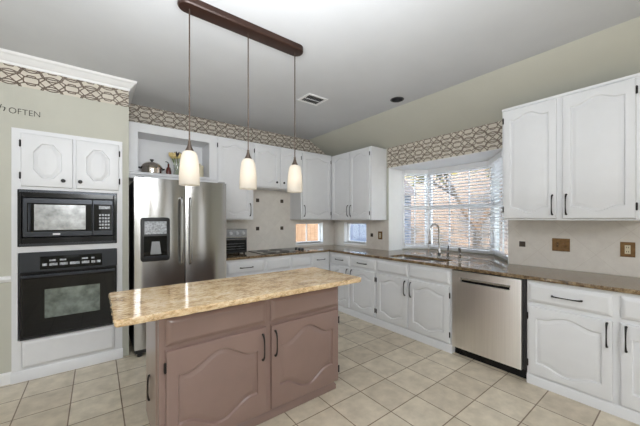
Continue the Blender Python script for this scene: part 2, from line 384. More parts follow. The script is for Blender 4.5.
def blind(idx, p0, w, rz, label):
    t = thing('window_blind', label, 'blind', (p0[0], p0[1], 0), rz, 'white slatted blinds in the bay window')
    x0, x1 = .030, w - .030; yb = -.040
    MB().box(x0, x1, yb - .032, yb + .034, 2.105, 2.176).build('headrail', M['blind'], t, bevel=.004)
    s = MB(); z = 2.085; tl = math.radians(-13)
    while z > 1.0:
        dy, dzz = .025 * math.cos(tl), .025 * math.sin(tl)
        s.loops([[(x, yb - dy, z - dzz), (x, yb, z + .0015), (x, yb + dy, z + dzz), (x, yb + dy, z + dzz + .0028), (x, yb, z + .0045), (x, yb - dy, z - dzz + .0028)] for x in (x0 + .004, x1 - .004)])
        z -= .0445
    s.build('slats', M['blind'], t, smooth=0)
    MB().box(x0 + .004, x1 - .004, yb - .024, yb + .024, z + .012, z + .03).build('bottom_rail', M['blind'], t, bevel=.003)
    for fx in ((.22, .78) if w < .6 else (.12, .5, .88)):
        MB().tube([(w * fx, yb - .027, 2.11), (w * fx, yb - .027, z + .02)], .0016, 6).build('ladder_cord', M['blind'], t)
blind(0, B0, bayw[0][1], bayw[0][2], 'white slatted blind on the left angled pane of the bay window')
blind(1, B1, bayw[1][1], bayw[1][2], 'wide white slatted blind on the middle pane of the bay window')
blind(2, B2, bayw[2][1], bayw[2][2], 'white slatted blind on the right angled pane beside the upper cabinet')

struct(MB().box(XL - .4, XW + .45, YR - .4, YW + .35, CEIL + .12, CEIL + .22).build('roof', M['beige'], smooth=0))
# ------------------------------------------------------------------ outdoors
struct(MB().box(XW + .2, 14, -6, 14, -.12, -.02).build('ground_yard', M['soil'], smooth=0))
struct(MB().box(-4, XW + .2, YW + .2, 14, -.12, -.02).build('ground_side_yard', M['soil'], smooth=0))
def fence(label, p0, p1, h, mat, name='board_fence', cat='fence'):
    w = math.hypot(p1[0] - p0[0], p1[1] - p0[1]); rz = math.atan2(p1[1] - p0[1], p1[0] - p0[0])
    t = thing(name, label, cat, (p0[0], p0[1], -.03), rz)
    b = MB(); x = 0
    while x < w: b.box(x, x + .138, 0, .02, .03, h + random.uniform(-.01, .01)); x += .144
    b.build('boards', mat, t)
    r = MB()
    for z in (.3, h * .5, h - .25): r.box(0, w, .02, .06, z, z + .09)
    r.build('rails', mat, t)
fence('sunlit cedar board fence outside the small window behind the cooktop', (1.0, 6.6), (7.4, 6.6), 2.0, M['fence'])
t = thing('neighbour_house', 'pale stucco neighbouring house seen through the bay window blinds', 'house', (8.5, 2.4, 0))
MB().box(0, 3.5, -6.5, 4.3, -.03, 3.2).build('wall', M['stucco'], t, smooth=0)
MB().loops([[(-.4, y, 3.1), (3.9, y, 3.1), (1.75, y, 4.6)] for y in (-6.9, 4.7)]).build('roof', M['rooftile'], t, smooth=0)
for y in (-3.2, -.6):
    f = MB(); f.box(-.04, .02, y - .5, y + .5, .9, .97); f.box(-.04, .02, y - .5, y + .5, 2.0, 2.07); f.box(-.04, .02, y - .5, y - .43, .97, 2.0); f.box(-.04, .02, y + .43, y + .5, .97, 2.0)
    f = f.build('window', M['trimwhite'], t); MB().box(-.01, .01, y - .43, y + .43, .97, 2.0).build('pane', M['glassblack'], f)
t = thing('garden_shed', 'blue-grey garden shed outside the small corner window', 'shed', (5.5, 5.05, 0))
MB().box(0, 1.7, 0, 1.35, -.03, 2.1).build('wall', M['siding'], t, smooth=0)
MB().loops([[(-.15, y, 2.08), (1.85, y, 2.08), (.85, y, 2.75)] for y in (-.15, 1.5)]).build('roof', M['rooftile'], t, smooth=0)
def tree(x, y, h, seed, label, leaves):
    rnd = random.Random(seed); t = thing('yard_tree', label, 'tree', (x, y, -.03), 0)
    tr = MB(); tips = []
    def grow(p, d, l, r, dep):
        q = p + d * l; tr.tube([p, (p + q) / 2 + Vector((rnd.uniform(-1, 1), rnd.uniform(-1, 1), 0)) * l * .06, q], [r, r * .85, r * .7], 7)
        if dep == 0: tips.append(q); return
        for k in range(3):
            a = rnd.uniform(0, 2 * PI); nd = (d + Vector((math.cos(a), math.sin(a), rnd.uniform(-.1, .3))) * rnd.uniform(.45, .8)).normalized(); grow(q, nd, l * rnd.uniform(.6, .78), r * .62, dep - 1)
    grow(Vector((0, 0, 0)), Vector((.05, .03, 1)).normalized(), h, .10, 4)
    tr.build('trunk', M['bark'], t)
    lf = MB()
    for q in tips:
        for k in range(leaves):
            c = q + Vector((rnd.gauss(0, .2), rnd.gauss(0, .2), rnd.gauss(0, .17))); u = Vector((rnd.gauss(0, 1), rnd.gauss(0, 1), rnd.gauss(0, 1))).normalized(); v = u.orthogonal().normalized()
            lf.add([c - u * .07, c + v * .045, c + u * .07, c - v * .045], [(0, 1, 2, 3)])
    lf.build('foliage', M['leaf'], t, smooth=0, fix=False)
tree(6.2, 2.75, 1.25, 3, 'bushy yard tree between the bay window and the neighbouring house', 34)
tree(5.4, -1.6, 1.7, 8, 'leafy yard tree standing right of the bay window', 24)

# ------------------------------------------------------------------ cabinet parts
def s_arch(t):
    a = abs(t); return 0.0 if a > .84 else .5 * (1 + math.cos(PI * a / .84))
def s_oct(t):
    a = abs(t); return 1.0 if a < .40 else (1 - a) / .60
def door_mesh(w, h, shape=s_arch, inset=.055, rise=.045, t=.022, n=28, lip=.009):
    mb = MB()
    def rect(e, y):
        b = [(e + (w - 2 * e) * j / n, y, e) for j in range(n + 1)]; tp = [(w - e - (w - 2 * e) * j / n, y, h - e) for j in range(n + 1)]; return b + tp
    def outl(e, y):
        f = lambda j: shape(-1 + 2 * j / n)
        b = [(e + (w - 2 * e) * j / n, y, e + rise * (1 - f(j))) for j in range(n + 1)]
        tp = [(w - e - (w - 2 * e) * j / n, y, h - e - rise * (1 - f(j))) for j in range(n + 1)]; return b + tp
    if shape is None:
        return mb.loops([rect(0, 0), rect(0, -t + .014), rect(.004, -t + .011), rect(.022, -t + .001), rect(.025, -t), rect(.03, -t)])
    return mb.loops([rect(0, 0), rect(0, -t + lip), rect(.004, -t + .002), rect(.012, -t), outl(inset, -t), outl(inset + .003, -t + .007), outl(inset + .007, -t + .0125), outl(inset + .011, -t + .0125), outl(inset + .032, -t + .002), outl(inset + .036, -t + .001)])
def pull(parent, x, z, length, vertical=True, y=-.02, out=.020):
    mb = MB(); h = length / 2; pts = []; rad = []
    for k in range(13):
        u = -1 + 2 * k / 12; pts.append((u * h, -.010 - out * (1 - u ** 4) ** .8, 0)); rad.append(.0042 + .0032 * abs(u) ** 3)
    pts = [(-h, 0, 0)] + pts + [(h, 0, 0)]; rad = [.0085] + rad + [.0085]
    if vertical: pts = [(0, p[1], p[0]) for p in pts]
    mb.tube(pts, rad, 8)
    return mb.build('handle', M['blackiron'], parent, loc=(x, y, z))
def knob(parent, x, z, y=-.02):
    prof = [(.006, 0), (.006, .012), (.015, .016), (.017, .022), (.013, .028), (.002, .030)]
    mb = MB(); mb.lathe(prof, n=16); mb.v = [(a, -c, b) for a, b, c in mb.v]
    return mb.build('knob', M['blackiron'], parent, loc=(x, y, z))
def hinge(parent, x, z):
    mb = MB().box(-.006, .006, -.006, 0, -.026, .026); mb.tube([(0, -.007, -.03), (0, -.007, .03)], .004, 8)
    return mb.build('hinge', M['blackiron'], parent, loc=(x, -.014, z))
def door(parent, x0, x1, z0, z1, mat, shape=s_arch, hnd=None, hl=.17, hz=None, hinge_side=None, inset=.055, rise=.045, name='door', kn=None):
    o = door_mesh(x1 - x0, z1 - z0, shape, inset, rise).build(name, mat, parent, loc=(x0, 0, z0))
    w, h = x1 - x0, z1 - z0
    if hnd: pull(o, .028 if hnd == 'l' else w - .028, hz - z0, hl)
    if kn: knob(o, kn[0] - x0, kn[1] - z0)
    if hinge_side:
        for q in (.09, h - .09): hinge(o, -.004 if hinge_side == 'l' else w + .004, q)
    return o
def drawer(parent, x0, x1, z0, z1, mat, hl=.17, name='drawer'):
    o = door_mesh(x1 - x0, z1 - z0, None).build(name, mat, parent, loc=(x0, 0, z0))
    if hl: pull(o, (x1 - x0) / 2, (z1 - z0) / 2, hl, vertical=False)
    return o
def carcass(parent, w, d, z0, z1, mat):
    return MB().box(0, w, 0, d, z0, z1).build('body', mat, parent, bevel=.002)
R90 = -PI / 2

# ------------------------------------------------------------------ tall oven cabinet
X0 = -.574
t = thing('oven_cabinet', 'tall white built-in cabinet around the wall oven and microwave', 'cabinet', (X0, YO, 0))
W = .781; b = MB()
b.box(0, .037, 0, .56, .0, 2.18); b.box(.736, W, 0, .56, 0, 2.18); b.box(.037, .736, 0, .56, 1.657, 2.18); b.box(.037, .736, 0, .56, 1.108, 1.16); b.box(.037, .736, 0, .56, 0, .352); b.box(.037, .736, .54, .56, .352, 1.657)
b.build('body', M['white'], t)
door(t, .058, .399, 1.684, 2.14, M['white'], s_oct, kn=(.333, 1.747), hinge_side='l', inset=.075, rise=.075)
door(t, .421, .752, 1.684, 2.14, M['white'], s_oct, kn=(.453, 1.747), hinge_side='r', inset=.075, rise=.075)
door_mesh(.66, .235, None, t=.012).build('bottom_panel', M['white'], t, loc=(.06, 0, .107))
MB().loops([[(x, 0, 0), (x, -.016, 0), (x, -.016, .07), (x, -.008, .088), (x, 0, .092)] for x in (-.004, W + .004)]).build('base_moulding', M['white'], t)

# microwave with trim kit
t = thing('built_in_microwave', 'black built-in microwave above the wall oven', 'microwave', (-.537, YO, 1.16))
fr = MB(); w, h = .698, .496
fr.box(.0, .026, -.014, .012, 0, h); fr.box(w - .026, w, -.014, .012, 0, h); fr.box(.026, w - .026, -.014, .012, 0, .075); fr.box(.026, w - .026, -.014, .012, h - .066, h)
fr.build('trim_frame', M['black'], t, bevel=.004)
MB().box(.01, w - .01, -.02, -.0145, h - .022, h - .004).build('vent_strip', M['charcoal'], t)
MB().box(.01, w - .01, -.02, -.0145, .006, .024).build('vent_strip', M['charcoal'], t)
MB().box(.03, w - .03, .0, .42, .08, h - .07).build('body', M['blackmat'], t)
d = MB().box(.034, .505, -.022, -.001, .082, h - .072).build('door', M['charcoal'], t, bevel=.004)
MB().box(.06, .500, -.026, -.0225, .128, h - .115).build('door_glass', M['glassblack'], d, bevel=.001)
MB().box(.105, .455, -.0285, -.0263, .142, h - .128).build('window_mesh', M['microwin'], d)
MB().tube([(.078, -.03, .135), (.078, -.034, .15), (.078, -.034, h - .14), (.078, -.03, h - .125)], .009, 8).build('handle', M['charcoal'], d)
MB().box(.225, .275, -.0245, -.0225, .096, .112).build('badge', M['white_mark'], d)
cp = MB().box(.508, w - .034, -.022, -.001, .082, h - .072).build('control_panel', M['charcoal'], t, bevel=.004)
MB().box(.515, w - .042, -.026, -.0225, .128, h - .115).build('panel_glass', M['glassblack'], cp)
MB().box(.555, w - .055, -.0275, -.0262, h - .16, h - .13).build('display', M['led'], cp)
kb = MB()
for i in range(4):
    for j in range(5): kb.box(.556 + i * .022, .572 + i * .022, -.0272, -.0262, .145 + j * .031, .163 + j * .031)
kb.build('keypad', M['led'], cp)

# wall oven
t = thing('wall_oven', 'black built-in wall oven below the microwave', 'oven', (-.53, YO, .352))
w, h = .692, .756
MB().box(.006, w - .006, 0, .50, .006, h - .006).build('body', M['blackmat'], t)
MB().box(0, w, -.02, -.001, h - .172, h).build('control_panel', M['charcoal'], t, bevel=.004)
pd = MB().box(.135, .572, -.024, -.0205, h - .155, h - .04).build('display', M['glassblack'], t, bevel=.002)
kk = MB()
for i, (x, wd) in enumerate(((.15, .03), (.195, .055), (.265, .055), (.335, .07), (.42, .055), (.49, .03), (.53, .03))):
    kk.box(x, x + wd, -.0252, -.0242, h - .125, h - .102)
    if i % 3: kk.box(x, x + wd * .8, -.0252, -.0242, h - .085, h - .07)
kk.build('button_print', M['led'], pd)
d = MB().box(.004, w - .004, -.026, -.001, .016, h - .178).build('door', M['black'], t, bevel=.005)
MB().box(.03, w - .03, -.029, -.0265, .035, h - .235).build('door_glass', M['glassblack'], d)
MB().box(.165, .555, -.0305, -.0293, .17, .425).build('oven_window', M['ovenwin'], d)
hb = MB(); hb.tube([(.035, -.026, h - .205), (.035, -.058, h - .205)], .009, 8); hb.tube([(w - .035, -.026, h - .205), (w - .035, -.058, h - .205)], .009, 8)
hb.tube([(.02, -.06, h - .205), (w - .02, -.06, h - .205)], .012, 10); hb.build('handle', M['charcoal'], d)
MB().box(.004, w - .004, -.012, -.001, 0, .013).build('vent_strip', M['charcoal'], t)

# lettering on the wall
def lettering(txt, x0, x1, zc, height, skew, label):
    cu = bpy.data.curves.new('wall_lettering', 'FONT'); cu.body = txt; cu.size = height * 1.42; cu.extrude = .0008; cu.offset = -.0012; cu.shear = skew
    o = bpy.data.objects.new('wall_lettering', cu); C.objects.link(o); cu.materials.append(M['ink'])
    bpy.context.view_layer.update(); wd = o.dimensions.x
    o.location = (x0, YWO - .0015, zc - height / 2); o.rotation_euler = (PI / 2, 0, -math.radians(1.2)); o.scale = ((x1 - x0) / wd, 1, 1)
    bpy.context.view_layer.update()
    me = bpy.data.meshes.new_from_object(o.evaluated_get(bpy.context.evaluated_depsgraph_get())); mw = o.matrix_world.copy()
    bpy.data.objects.remove(o); o = bpy.data.objects.new('wall_lettering', me); C.objects.link(o); o.matrix_world = mw
    tag(o, label, 'wall lettering'); return o
lettering('OFTEN', -.595, -.402, 2.327, .05, 0, 'dark word OFTEN lettered on the beige wall above the oven cabinet')
lettering('h', -.662, -.618, 2.338, .058, .25, 'bold script letter end before the word OFTEN at the photo edge')

# ------------------------------------------------------------------ wallpaper borders
T_, V_ = .272, .262
def arc(x0, z0, x1, z1, sag, n=8):
    return [(x0 + (x1 - x0) * k / n, z0 + (z1 - z0) * k / n + sag * math.sin(PI * k / n)) for k in range(n + 1)]
def motif():
    P = []
    a, hgt = .036, .026
    P.append([(-a, hgt), (a, hgt), (a + .013, hgt - .010), (a + .013, -hgt + .010), (a, -hgt), (-a, -hgt), (-a - .013, -hgt + .010), (-a - .013, hgt - .010), (-a, hgt)])
    for s in (1, -1):
        P.append([(s * .136, 0), (s * .092, .036), (s * .055, 0), (s * .092, -.036), (s * .136, 0)])
        P.append(arc(-.063, s * .088, .063, s * .088, .020)); P.append(arc(-.063, s * .088, .063, s * .088, -.020))
        for q in (1, -1):
            P.append([(q * .063, s * .088), (q * .075, s * .062), (q * .092, s * .036), (q * .102, s * .046), (q * .136, s * .044)])
            P.append([(q * .063, s * .088), (q * .090, s * .104), (q * .104, s * .106), (q * .112, s * .092), (q * .136, s * .090)])
    return P
def clip_seg(p, q, poly):
    t0, t1 = 0.0, 1.0; d = (q[0] - p[0], q[1] - p[1]); n = len(poly)
    for i in range(n):
        a, b_ = poly[i], poly[(i + 1) % n]; nx, nz = -(b_[1] - a[1]), b_[0] - a[0]          # CCW: inside is left
        num = (p[0] - a[0]) * nx + (p[1] - a[1]) * nz; den = d[0] * nx + d[1] * nz
        if abs(den) < 1e-12:
            if num < 0: return None
            continue
        tt = -num / den
        if den > 0: t0 = max(t0, tt)
        else: t1 = min(t1, tt)
        if t0 >= t1: return None
    return ((p[0] + d[0] * t0, p[1] + d[1] * t0), (p[0] + d[0] * t1, p[1] + d[1] * t1))
def wallpaper(label, poly, origin, place, lw=.0088):
    """poly: CCW outline in (along, z); place(a, z, off) -> world point"""
    t = thing('wallpaper_border', label, 'wallpaper border', (0, 0, 0), 0, None)
    base = MB(); base.loops([[place(a, z, .0004) for a, z in poly], [place(a, z, .0012) for a, z in poly]]); base.build('paper', M['papercream'], t, smooth=0)
    amin, amax = min(p[0] for p in poly), max(p[0] for p in poly); zmin, zmax = min(p[1] for p in poly), max(p[1] for p in poly)
    lat = MB(); mot = motif()
    def ribbon(p, q, wd, off, mi):
        dx, dz_ = q[0] - p[0], q[1] - p[1]; l = math.hypot(dx, dz_)
        if l < 1e-5: return
        nx, nz = -dz_ / l * wd / 2, dx / l * wd / 2; ex, ez = dx / l * wd * .3, dz_ / l * wd * .3
        c = [(p[0] - ex + nx, p[1] - ez + nz), (p[0] - ex - nx, p[1] - ez - nz), (q[0] + ex - nx, q[1] + ez - nz), (q[0] + ex + nx, q[1] + ez + nz)]
        lat.add([place(a, z, off) for a, z in c], [(0, 1, 2, 3)], mi)
    for iz in range(-6, 7):
        cz = origin[1] + iz * V_ / 2
        if cz < zmin - .2 or cz > zmax + .2: continue
        k0 = int((amin - origin[0]) / T_) - 2; k1 = int((amax - origin[0]) / T_) + 2
        for k in range(k0, k1 + 1):
            cx = origin[0] + (k + (.5 if iz % 2 else 0)) * T_
            for pl in mot:
                for p, q in zip(pl, pl[1:]):
                    c = clip_seg((cx + p[0], cz + p[1]), (cx + q[0], cz + q[1]), poly)
                    if c: ribbon(*c, lw, .0016, 0); ribbon(*c, lw * .30, .0019, 1)
    lat.build('trellis_pattern', [M['paperdark'], M['papermid']], t, smooth=0, fix=False)
wallpaper('cream and brown trellis wallpaper border under the crown moulding above the ovens', [(-1.4, 2.548), (.261, 2.548), (.261, 2.713), (-1.4, 2.713)], (-.183, 2.613), lambda a, z, o: (a, YWO - o, z))
wallpaper('long trellis wallpaper border on the back wall above the fridge and cabinets', [(.264, 2.40), (3.54, 2.40), (3.56, 2.485), (2.985, 2.798), (.264, 2.798)], (.476, 2.688), lambda a, z, o: (a, YW - o, z))
wallpaper('trellis wallpaper border over the bay window', [(-2.91, 2.184), (-1.2, 2.184), (-1.2, 2.486), (-2.91, 2.486)], (-1.548, 2.323), lambda a, z, o: (XW - o, -a, z))

# ------------------------------------------------------------------ upper cabinets
D = YW - YU - .002
# open niche above the fridge
t = thing('open_shelf_cabinet', 'white open display cabinet above the fridge', 'cabinet', (.27, YU, 0)); b = MB(); w = .978
b.box(0, .10, 0, D, 1.86, UT); b.box(.885, w, 0, D, 1.86, UT); b.box(.10, .885, 0, D, 2.385, UT); b.box(.10, .885, 0, D, 1.86, 1.935); b.box(.10, .885, D - .015, D, 1.935, 2.385)
b.build('body', M['white'], t, bevel=.002)
MB().loops([[(x, 0, 1.90), (x, -.018, 1.905), (x, -.018, 1.93), (x, 0, 1.937)] for x in (0, w)]).build('ledge', M['white'], t)
bd = MB(); bd.box(.088, .10, -.008, 0, 1.937, 2.397); bd.box(.885, .897, -.008, 0, 1.937, 2.397); bd.box(.10, .885, -.008, 0, 2.385, 2.397); bd.build('bead_moulding', M['white'], t)

t = thing('upper_cabinet', 'tall single-door white upper cabinet right of the fridge', 'cabinet', (1.249, YU, 0)); carcass(t, .518, D, UB, UT, M['white'])
door(t, .012, .488, UB + .012, UT - .03, M['white'], hnd='r', hz=1.53, hinge_side='l')
t = thing('upper_cabinet', 'short two-door white upper cabinet above the cooktop', 'cabinet', (1.768, YU, 0)); carcass(t, .813, D, 1.855, UT, M['white'])
door(t, .012, .421, 1.868, UT - .03, M['white'], kn=(.36, 1.945), hinge_side='l')
door(t, .435, .803, 1.868, UT - .03, M['white'], kn=(.483, 1.945), hinge_side='r')
t = thing('upper_cabinet', 'single-door white upper cabinet above the small back window', 'cabinet', (2.582, YU, 0)); carcass(t, .626, D, UB, UT, M['white'])
door(t, .02, .60, UB + .012, UT - .03, M['white'], hnd='l', hz=1.53, hinge_side='r')
t = thing('upper_cabinet', 'two-door white upper cabinet in the corner left of the bay window', 'cabinet', (XU, YW - .004, 0), R90); carcass(t, 1.254, XW - XU - .002, UB - .008, UT - .012, M['white'])
door(t, .36, .795, UB + .006, UT - .03, M['white'], hnd='r', hz=1.53)
door(t, .807, 1.225, UB + .006, UT - .03, M['white'], hnd='l', hz=1.53, hinge_side='r')
t = thing('upper_cabinet', 'large two-door white upper cabinet right of the bay window', 'cabinet', (XU, 1.187, 0), R90); carcass(t, .96, XW - XU - .002, UB - .002, UT - .006, M['white'])
door(t, .018, .434, UB + .014, UT - .035, M['white'], hnd='r', hz=1.525, hinge_side='l')
door(t, .474, .908, UB + .014, UT - .035, M['white'], hnd='l', hz=1.525, hinge_side='r')
MB().loops([[(x, 0, UT - .028), (x, -.010, UT - .020), (x, -.010, UT - .002), (x, 0, UT - .002)] for x in (0, .96)]).build('top_moulding', M['white'], t)

# ------------------------------------------------------------------ base cabinets
def moulding(parent, x0, x1, mat, y=-.012, h=.082):
    MB().loops([[(x, .0, 0), (x, y, 0), (x, y, h - .018), (x, y + .006, h - .004), (x, .0, h)] for x in (x0, x1)]).build('base_moulding', mat, parent)
DB = YW - YB - .006; CB = .884
t = thing('base_cabinet', 'white base cabinet with one drawer right of the fridge under the toaster oven', 'cabinet', (1.25, YB, 0)); carcass(t, .556, DB, 0, CB, M['white'])
drawer(t, .03, .54, .70, .85, M['white']); door(t, .03, .54, .10, .67, M['white'], hnd='r', hz=.58); moulding(t, 0, .556, M['white'])
t = thing('base_cabinet', 'white base cabinet with two blank drawer fronts under the cooktop', 'cabinet', (1.807, YB, 0)); carcass(t, .766, DB, 0, CB, M['white'])
drawer(t, .015, .395, .70, .85, M['white'], 0, 'false_front'); drawer(t, .42, .752, .70, .85, M['white'], 0, 'false_front')
door(t, .015, .395, .10, .67, M['white'], hnd='r', hz=.58); door(t, .42, .752, .10, .67, M['white'], hnd='l', hz=.58); moulding(t, 0, .766, M['white'])
t = thing('base_cabinet', 'narrow white base cabinet with a drawer in the far corner', 'cabinet', (2.574, YB, 0)); carcass(t, .359, DB, 0, CB, M['white'])
drawer(t, .015, .335, .70, .85, M['white'], .15); door(t, .015, .335, .10, .67, M['white'], hnd='l', hz=.58); moulding(t, 0, .345, M['white'])

DR = XW - XB - .006
t = thing('base_cabinet', 'white two-drawer base cabinet between the far corner and the sink', 'cabinet', (XB, YB - .002, 0), R90); w = 3.568 - 2.585; carcass(t, w, DR, 0, CB, M['white'])
drawer(t, .055, .465, .715, .855, M['white']); drawer(t, .50, .965, .715, .855, M['white'])
door(t, .055, .465, .10, .69, M['white'], hnd='r', hz=.58); door(t, .50, .965, .10, .69, M['white'], hnd='l', hz=.58, hinge_side='r'); moulding(t, .0, w, M['white'])
t = thing('base_cabinet', 'white two-door sink base cabinet below the bay window', 'cabinet', (XB, 2.584, 0), R90); w = 2.584 - 1.556
sb = MB(); sb.box(0, w, 0, .02, 0, CB); sb.box(0, .02, .02, DR, 0, CB); sb.box(w - .02, w, .02, DR, 0, CB); sb.box(.02, w - .02, .02, DR, 0, .10); sb.box(.02, w - .02, DR - .02, DR, .10, CB)
sb.build('body', M['white'], t, bevel=.002)
drawer(t, .015, .486, .715, .855, M['white'], 0, 'false_front'); drawer(t, .51, 1.005, .715, .855, M['white'], 0, 'false_front')
door(t, .015, .486, .10, .69, M['white'], hnd='r', hz=.575, hinge_side='l'); door(t, .51, 1.005, .10, .69, M['white'], hnd='l', hz=.572, hinge_side='r'); moulding(t, 0, w, M['white'])
t = thing('base_cabinet', 'white two-drawer base cabinet right of the dishwasher', 'cabinet', (XB, .893, 0), R90); w = 1.16; carcass(t, w, DR, 0, CB, M['white'])
drawer(t, .012, .524, .70, .855, M['white'], .18); drawer(t, .564, 1.09, .70, .855, M['white'], .18)
door(t, .012, .524, .09, .668, M['white'], hnd='r', hz=.565, hinge_side='l'); door(t, .564, 1.09, .09, .668, M['white'], hnd='l', hz=.565, hinge_side='r'); moulding(t, 0, w, M['white'])

# dishwasher
t = thing('dishwasher', 'stainless steel dishwasher with a recessed pocket handle', 'dishwasher', (XB, 1.553, 0), R90); w = .655
MB().box(.004, w - .004, .01, DR - .02, .09, CB - .006).build('body', M['blackmat'], t)
dd = MB(); z0, z1 = .092, .872; hx0, hx1, hz0, hz1 = .10, .535, .765, .805; y0 = -.024
dd.box(.008, .625, y0, .008, z0, hz0); dd.box(.008, hx0, y0, .008, hz0, hz1); dd.box(hx1, .625, y0, .008, hz0, hz1); dd.box(.008, .625, y0, .008, hz1, z1)
d = dd.build('door', M['steeldw'], t)
MB().box(hx0, hx1, -.008, .006, hz0, hz1).build('handle_pocket', M['black'], d)
MB().loops([[(x, y0, hz1 + .004), (x, y0 - .006, hz1), (x, y0 - .002, hz1 - .014), (x, y0 + .006, hz1 - .012)] for x in (hx0 - .005, hx1 + .005)]).build('handle_lip', M['chrome'], d)
MB().box(.004, w - .004, .045, .06, .0, .088).build('toe_kick', M['black'], t)

# ------------------------------------------------------------------ worktop with undermount sink
def chipped(poly, step=.03, amp=.004, flags=None):
    out = []
    for i, p in enumerate(poly):
        q = poly[(i + 1) % len(poly)]; l = math.hypot(q[0] - p[0], q[1] - p[1]); n = max(1, int(l / step))
        for k in range(n): out.append((p[0] + (q[0] - p[0]) * k / n, p[1] + (q[1] - p[1]) * k / n))
    return out
def worktop_mesh(poly, z0, z1, hole=None, amp=.004):
    pts = chipped(poly); n = len(pts); cx = sum(p[0] for p in pts) / n; cy = sum(p[1] for p in pts) / n
    def nrm(i):
        a, b_ = pts[i - 1], pts[(i + 1) % n]; dx, dy = b_[0] - a[0], b_[1] - a[1]; l = math.hypot(dx, dy) or 1
        return (-dy / l, dx / l)                                   # CCW polygon: inward normal
    def ring(z, base, jit):
        r = []
        for i, p in enumerate(pts):
            nx, ny = nrm(i); d_ = base + random.random() * jit; r.append((p[0] + nx * d_, p[1] + ny * d_, z + (random.uniform(-.0015, .0015) if jit else 0)))
        return r
    top = ring(z1, .005, .003); top = [(a, b_, z1) for a, b_, c in top]; bot = [(a, b_, z0) for a, b_, c in ring(z0, .004, amp)]
    mids = [ring(z1 - .006, .0, amp), ring((z0 + z1) / 2, .0, amp), ring(z0 + .007, .001, amp)]
    mb = MB(); mb.loops([top] + mids + [bot], cap0=False, cap1=False)
    for lp, z in ((top, z1), (bot, z0)):
        ls = [[Vector((p[0], p[1], 0)) for p in lp]] + ([[Vector((p[0], p[1], 0)) for p in hole]] if hole else [])
        tr = geometry.tessellate_polygon(ls); fl = [p for l in ls for p in l]; mb.add([(p.x, p.y, z) for p in fl], [tuple(q) for q in tr])
    if hole: mb.loops([[(p[0], p[1], z) for p in hole] for z in (z1, z0)], cap0=False, cap1=False)
    return mb
def rrect(x0, x1, y0, y1, r, n=5):
    out = []
    for cx, cy, a0 in ((x1 - r, y1 - r, 0), (x0 + r, y1 - r, PI / 2), (x0 + r, y0 + r, PI), (x1 - r, y0 + r, 1.5 * PI)):
        out += [(cx + r * math.cos(a0 + k * PI / 2 / n), cy + r * math.sin(a0 + k * PI / 2 / n)) for k in range(n + 1)]
    return out
XE, YE = XB - .03, YB - .03
SK = (3.00, 3.335, 1.74, 2.47)
poly = [(1.252, YE), (XE, YE), (XE, -.27), (XW - .002, -.27), (XW - .002, BAY[0] + .004), (B3[0] - .005, B3[1] + .006), (B2[0] - .008, B2[1] + .004), (B1[0] - .008, B1[1] - .004), (B0[0] - .005, B0[1] - .006), (XW - .002, BAY[1] - .004), (XW - .002, YW - .002), (1.252, YW - .002)]
t = thing('worktop', 'brown granite worktop running round the corner under the windows', 'worktop', (0, 0, 0))
wt = worktop_mesh(poly, CB + .001, TOP, rrect(*SK, .05)); wt.build('slab', M['granitedark'], t, smooth=30)

t = thing('kitchen_sink', 'double-bowl stainless steel sink set in the worktop below the bay window', 'sink', (0, 0, 0))
def bowl(y0, y1):
    mb = MB(); o = rrect(SK[0] - .004, SK[1] + .004, y0, y1, .05); n = len(o); cx, cy = (SK[0] + SK[1]) / 2, (y0 + y1) / 2
    sc = lambda f, z: [(cx + (p[0] - cx) * f, cy + (p[1] - cy) * f, z) for p in o]
    mb.loops([sc(1.02, .882), sc(1.0, .882), sc(.985, .86), sc(.96, .74), sc(.90, .715), sc(.15, .708)], cap0=False)
    return mb
bowl(2.07, SK[3] + .004).build('bowl', M['sinksteel'], t); bowl(SK[2] - .004, 2.045).build('bowl', M['sinksteel'], t)
for yc in (2.27, 1.89): MB().lathe([(.045, 0), (.04, .006), (.02, .003), (.002, .003)], ((SK[0] + SK[1]) / 2, yc, .709), 20).build('drain', M['chrome'], t)

t = thing('kitchen_faucet', 'tall gooseneck faucet behind the sink', 'faucet', (3.405, 1.975, TOP))
MB().lathe([(.030, 0), (.030, .006), (.022, .012), (.019, .05), (.021, .055), (.021, .075), (.016, .085), (.013, .12), (.0125, .14)], n=20).build('base', M['chrome'], t)
pts = [(0, 0, .13), (0, 0, .335)]; dx, dy = -.105, .035
for k in range(1, 13):
    a = PI * k / 12; pts.append((dx * (1 - math.cos(a)) / 2 * 1.25, dy * (1 - math.cos(a)) / 2 * 1.25, .335 + .085 * math.sin(a)))
pts += [(dx * 1.27, dy * 1.27, .28)]
MB().tube(pts, .0105, 10).build('spout', M['chrome'], t)
MB().tube([(dx * 1.27, dy * 1.27, .285), (dx * 1.28, dy * 1.28, .24), (dx * 1.30, dy * 1.30, .185), (dx * 1.30, dy * 1.30, .175)], [.013, .015, .018, .015], 12).build('spray_head', M['chrome'], t)
def deck_post(name, x, y, label, cat):
    t = thing(name, label, cat, (x, y, TOP)); MB().lathe([(.022, 0), (.022, .006), (.014, .012), (.013, .06), (.017, .066), (.017, .074)], n=16).build('base', M['chrome'], t); return t
t = deck_post('faucet_lever', 3.43, 1.875, 'short faucet control lever just right of the gooseneck faucet', 'faucet lever')
MB().tube([(0, 0, .07), (0, 0, .10), (-.008, -.01, .135), (-.02, -.02, .155)], [.011, .012, .008, .007], 10).build('lever', M['chrome'], t)
t = deck_post('side_sprayer', 3.36, 1.69, 'chrome side sprayer at the right end of the sink deck', 'side sprayer')
MB().tube([(0, 0, .07), (0, 0, .10), (-.004, 0, .125), (-.014, 0, .145)], [.010, .013, .015, .012], 10).build('spray_head', M['chrome'], t)

